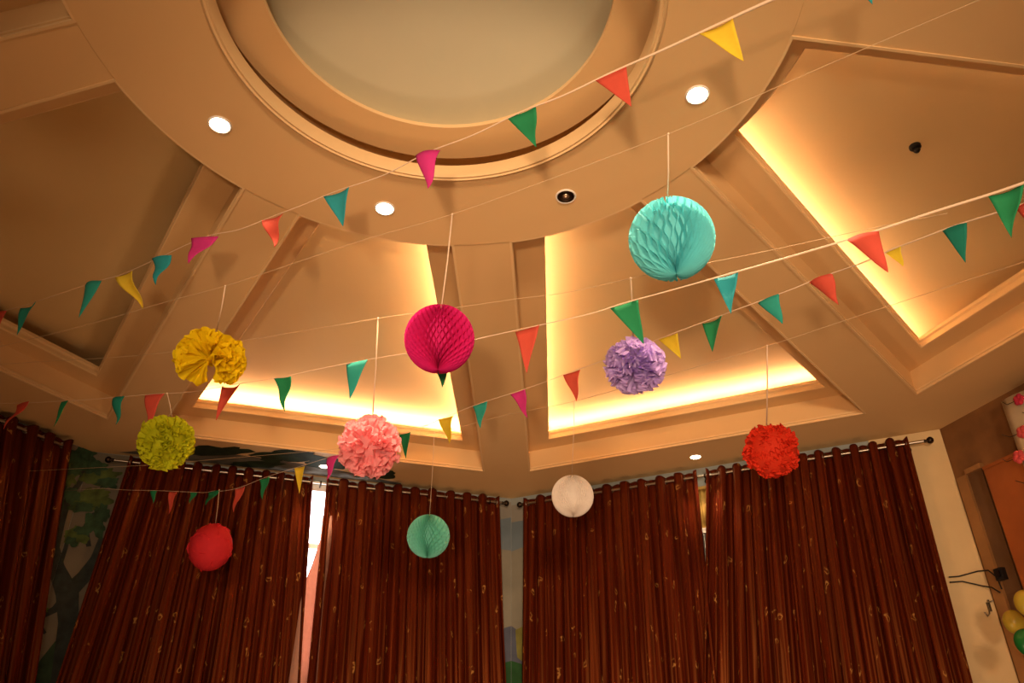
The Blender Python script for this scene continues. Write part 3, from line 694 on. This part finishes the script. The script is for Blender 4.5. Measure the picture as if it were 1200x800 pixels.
honeycomb(671, 581, 24.5, 2.9, (673, 470), LI, tis('tissue_white', (.94, .88, .84)), 'small white honeycomb ball under the lit panel', 4, 90, 9, .2, 2., core=.95, amp=.3)
def yl(d, rng):
    k = .45 * max(0, -d.z + .1)
    d = Vector((d.x * 1.25 + (k if d.x > 0 else -k), d.y * .9, d.z * .85 + .16)); return d.normalized()
tissue(246, 421, 42, 2.25, (264, 335), LG, tis('tissue_yellow', (.95, .74, .008), .5), 'bright yellow two lobed tissue pom pom below the ceiling rib', 5, 90, .40, .15, yl, .88)
tissue(433, 523, 39, 2.3, (443, 373), LH, tis('tissue_pink', (.95, .40, .44), .55), 'pale pink tissue pom pom left of the magenta ball', 6, 120, .40, .09, core=.6)
tissue(745, 428, 39, 2.0, (739, 326), LH, tis('tissue_purple', (.60, .44, .84), .5), 'purple tissue pom pom in front of the lit panel', 7, 84, .32, .16, None, .92, 6, core=.35)
tissue(194, 518, 34, 2.46, (196, 461), LB, tis('tissue_lime', (.62, .66, .015), .5), 'lime green tissue pom pom at the left', 8, 80, .46, .10, None, 1, 7, core=.7)
tissue(904, 528, 34, 2.3, (899, 405), LI, tis('tissue_red', (.70, .040, .014), .4), 'scarlet tissue pom pom above the right curtain', 9, 130, .36, .08, None, 1, 7, core=.86)
tissue(247, 641, 26, 3.42, (257, 574), LC, tis('tissue_crimson', (.75, .035, .05), .4), 'crimson tissue ball low before the left curtain', 10, 60, .80, .03, None, 1.12, 2, core=.93)

# ------------------------------------------------------------------ lights
WARM = (1.0, .66, .40); LED = (1.0, .65, .42)
def area(name, loc, aim, sx, sy, e, c, spread=180):
    l = bpy.data.lights.new(name, 'AREA'); l.shape = 'RECTANGLE'; l.size = sx; l.size_y = sy; l.energy = e; l.color = c; l.spread = R(spread)
    o = bpy.data.objects.new(name, l); o.location = loc; link(o)
    o.rotation_euler = (Vector(aim) - Vector(loc)).to_track_quat('-Z', 'Y').to_euler(); return o
def led(k, edge, e, tilt=.10, f0=0., f1=1.):
    c = K[k]; ring = c.ring(.015); nA = len(ring) - 2
    a, b = {'right': (ring[nA - 1], ring[nA]), 'outer': (ring[nA], ring[nA + 1]), 'left': (ring[nA + 1], ring[0])}[edge]
    a, b = a.lerp(b, f0), a.lerp(b, f1); A, B = w3(a, H1 + .046), w3(b, H1 + .046); d = (B - A); L = d.length; d.normalize()
    i = {'left': 0, 'outer': 1, 'right': 2}[edge]; n = c.lines[i][2]; n3 = Vector((n.x, n.y, 0))
    z = (n3 * tilt + Vector((0, 0, 1))).normalized(); y = z.cross(d).normalized()
    l = bpy.data.lights.new('led_strip', 'AREA'); l.shape = 'RECTANGLE'; l.size = L; l.size_y = .02; l.energy = e * L; l.color = LED
    o = bpy.data.objects.new('led_strip', l); link(o)
    o.matrix_world = Matrix((( d.x, -y.x, -z.x, (A.x + B.x) / 2), (d.y, -y.y, -z.y, (A.y + B.y) / 2), (d.z, -y.z, -z.z, (A.z + B.z) / 2), (0, 0, 0, 1)))
def led_arc(k, e):
    c = K[k]; ring = c.ring(.01)[:-2]
    for i in range(0, len(ring) - 1, 3):
        a, b = ring[i], ring[min(i + 3, len(ring) - 1)]
        if (b - a).length < .02: continue
        A, B = w3(a, H1 + .046), w3(b, H1 + .046); d = B - A; L = d.length; d.normalize(); m = (a + b) / 2 - Vector((CX, CY)); m.normalize()
        z = (Vector((m.x, m.y, 0)) * .4 + Vector((0, 0, 1))).normalized(); y = z.cross(d).normalized()
        l = bpy.data.lights.new('led_strip', 'AREA'); l.shape = 'RECTANGLE'; l.size = L; l.size_y = .02; l.energy = e * L; l.color = LED
        o = bpy.data.objects.new('led_strip', l); link(o)
        o.matrix_world = Matrix((( d.x, -y.x, -z.x, (A.x + B.x) / 2), (d.y, -y.y, -z.y, (A.y + B.y) / 2), (d.z, -y.z, -z.z, (A.z + B.z) / 2), (0, 0, 0, 1)))
E0 = 3.3
led(-1, 'right', E0 * 1.25); led(-1, 'outer', E0 * 1.25); led_arc(-1, .6)
led(0, 'left', E0 * .85); led(0, 'outer', E0 * .8); led_arc(0, .7)
led(1, 'left', E0 * .75, .0); led(1, 'right', E0 * .2, 0.); led_arc(1, .15)
for p in lamps:
    l = bpy.data.lights.new('downlight_beam', 'SPOT'); l.energy = 10 if p.y > 4.5 else 50; l.color = WARM; l.spot_size = R(80); l.spot_blend = .6; l.shadow_soft_size = .03
    o = bpy.data.objects.new('downlight_beam', l); o.location = p - Vector((0, 0, .02)); link(o)
# spots behind the viewer, out of view
def spot(name, loc, aim, e, size, soft, c=WARM):
    l = bpy.data.lights.new(name, 'SPOT'); l.energy = e; l.color = c; l.spot_size = R(size); l.spot_blend = 1.0; l.shadow_soft_size = soft
    o = bpy.data.objects.new(name, l); o.location = loc; link(o); o.rotation_euler = (Vector(aim) - Vector(loc)).to_track_quat('-Z', 'Y').to_euler()
spot('added_rear_fill', (.3, -4.2, 1.5), (.4, 4.1, 2.95), 640, 44, .35)  # added unseen fill; its narrow cone leaves the ceiling edges darker
spot('standing_lamp', (-.25, -1.0, 1.05), (.4, 4.8, 2.7), 185, 70, .09)
l = bpy.data.lights.new('added_low_fill', 'POINT'); l.energy = 15; l.color = WARM; l.shadow_soft_size = .3  # added unseen fill below the view, brightens the soffits from beneath
o = bpy.data.objects.new('added_low_fill', l); o.location = (.3, 3.3, .6); link(o)
wd = bpy.data.worlds.new('hall'); sc.world = wd; wd.use_nodes = True
bg = wd.node_tree.nodes['Background']; bg.inputs['Color'].default_value = (*WARM, 1); bg.inputs['Strength'].default_value = .13

# ------------------------------------------------------------------ camera and view
cam = bpy.data.cameras.new('camera'); cam.sensor_width = 36; cam.lens = F / 1200 * 36; cam.clip_start = .02
co = bpy.data.objects.new('camera', cam); co.location = EYE; co.rotation_euler = (R(90) + PITCH, 0, 0); link(co); sc.camera = co
vs = sc.view_settings; vs.view_transform = 'Standard'; vs.look = 'None'; vs.exposure = 1.0; vs.gamma = 1; vs.use_curve_mapping = False
sc.cycles.use_denoising = True
sc.cycles.max_bounces = 8
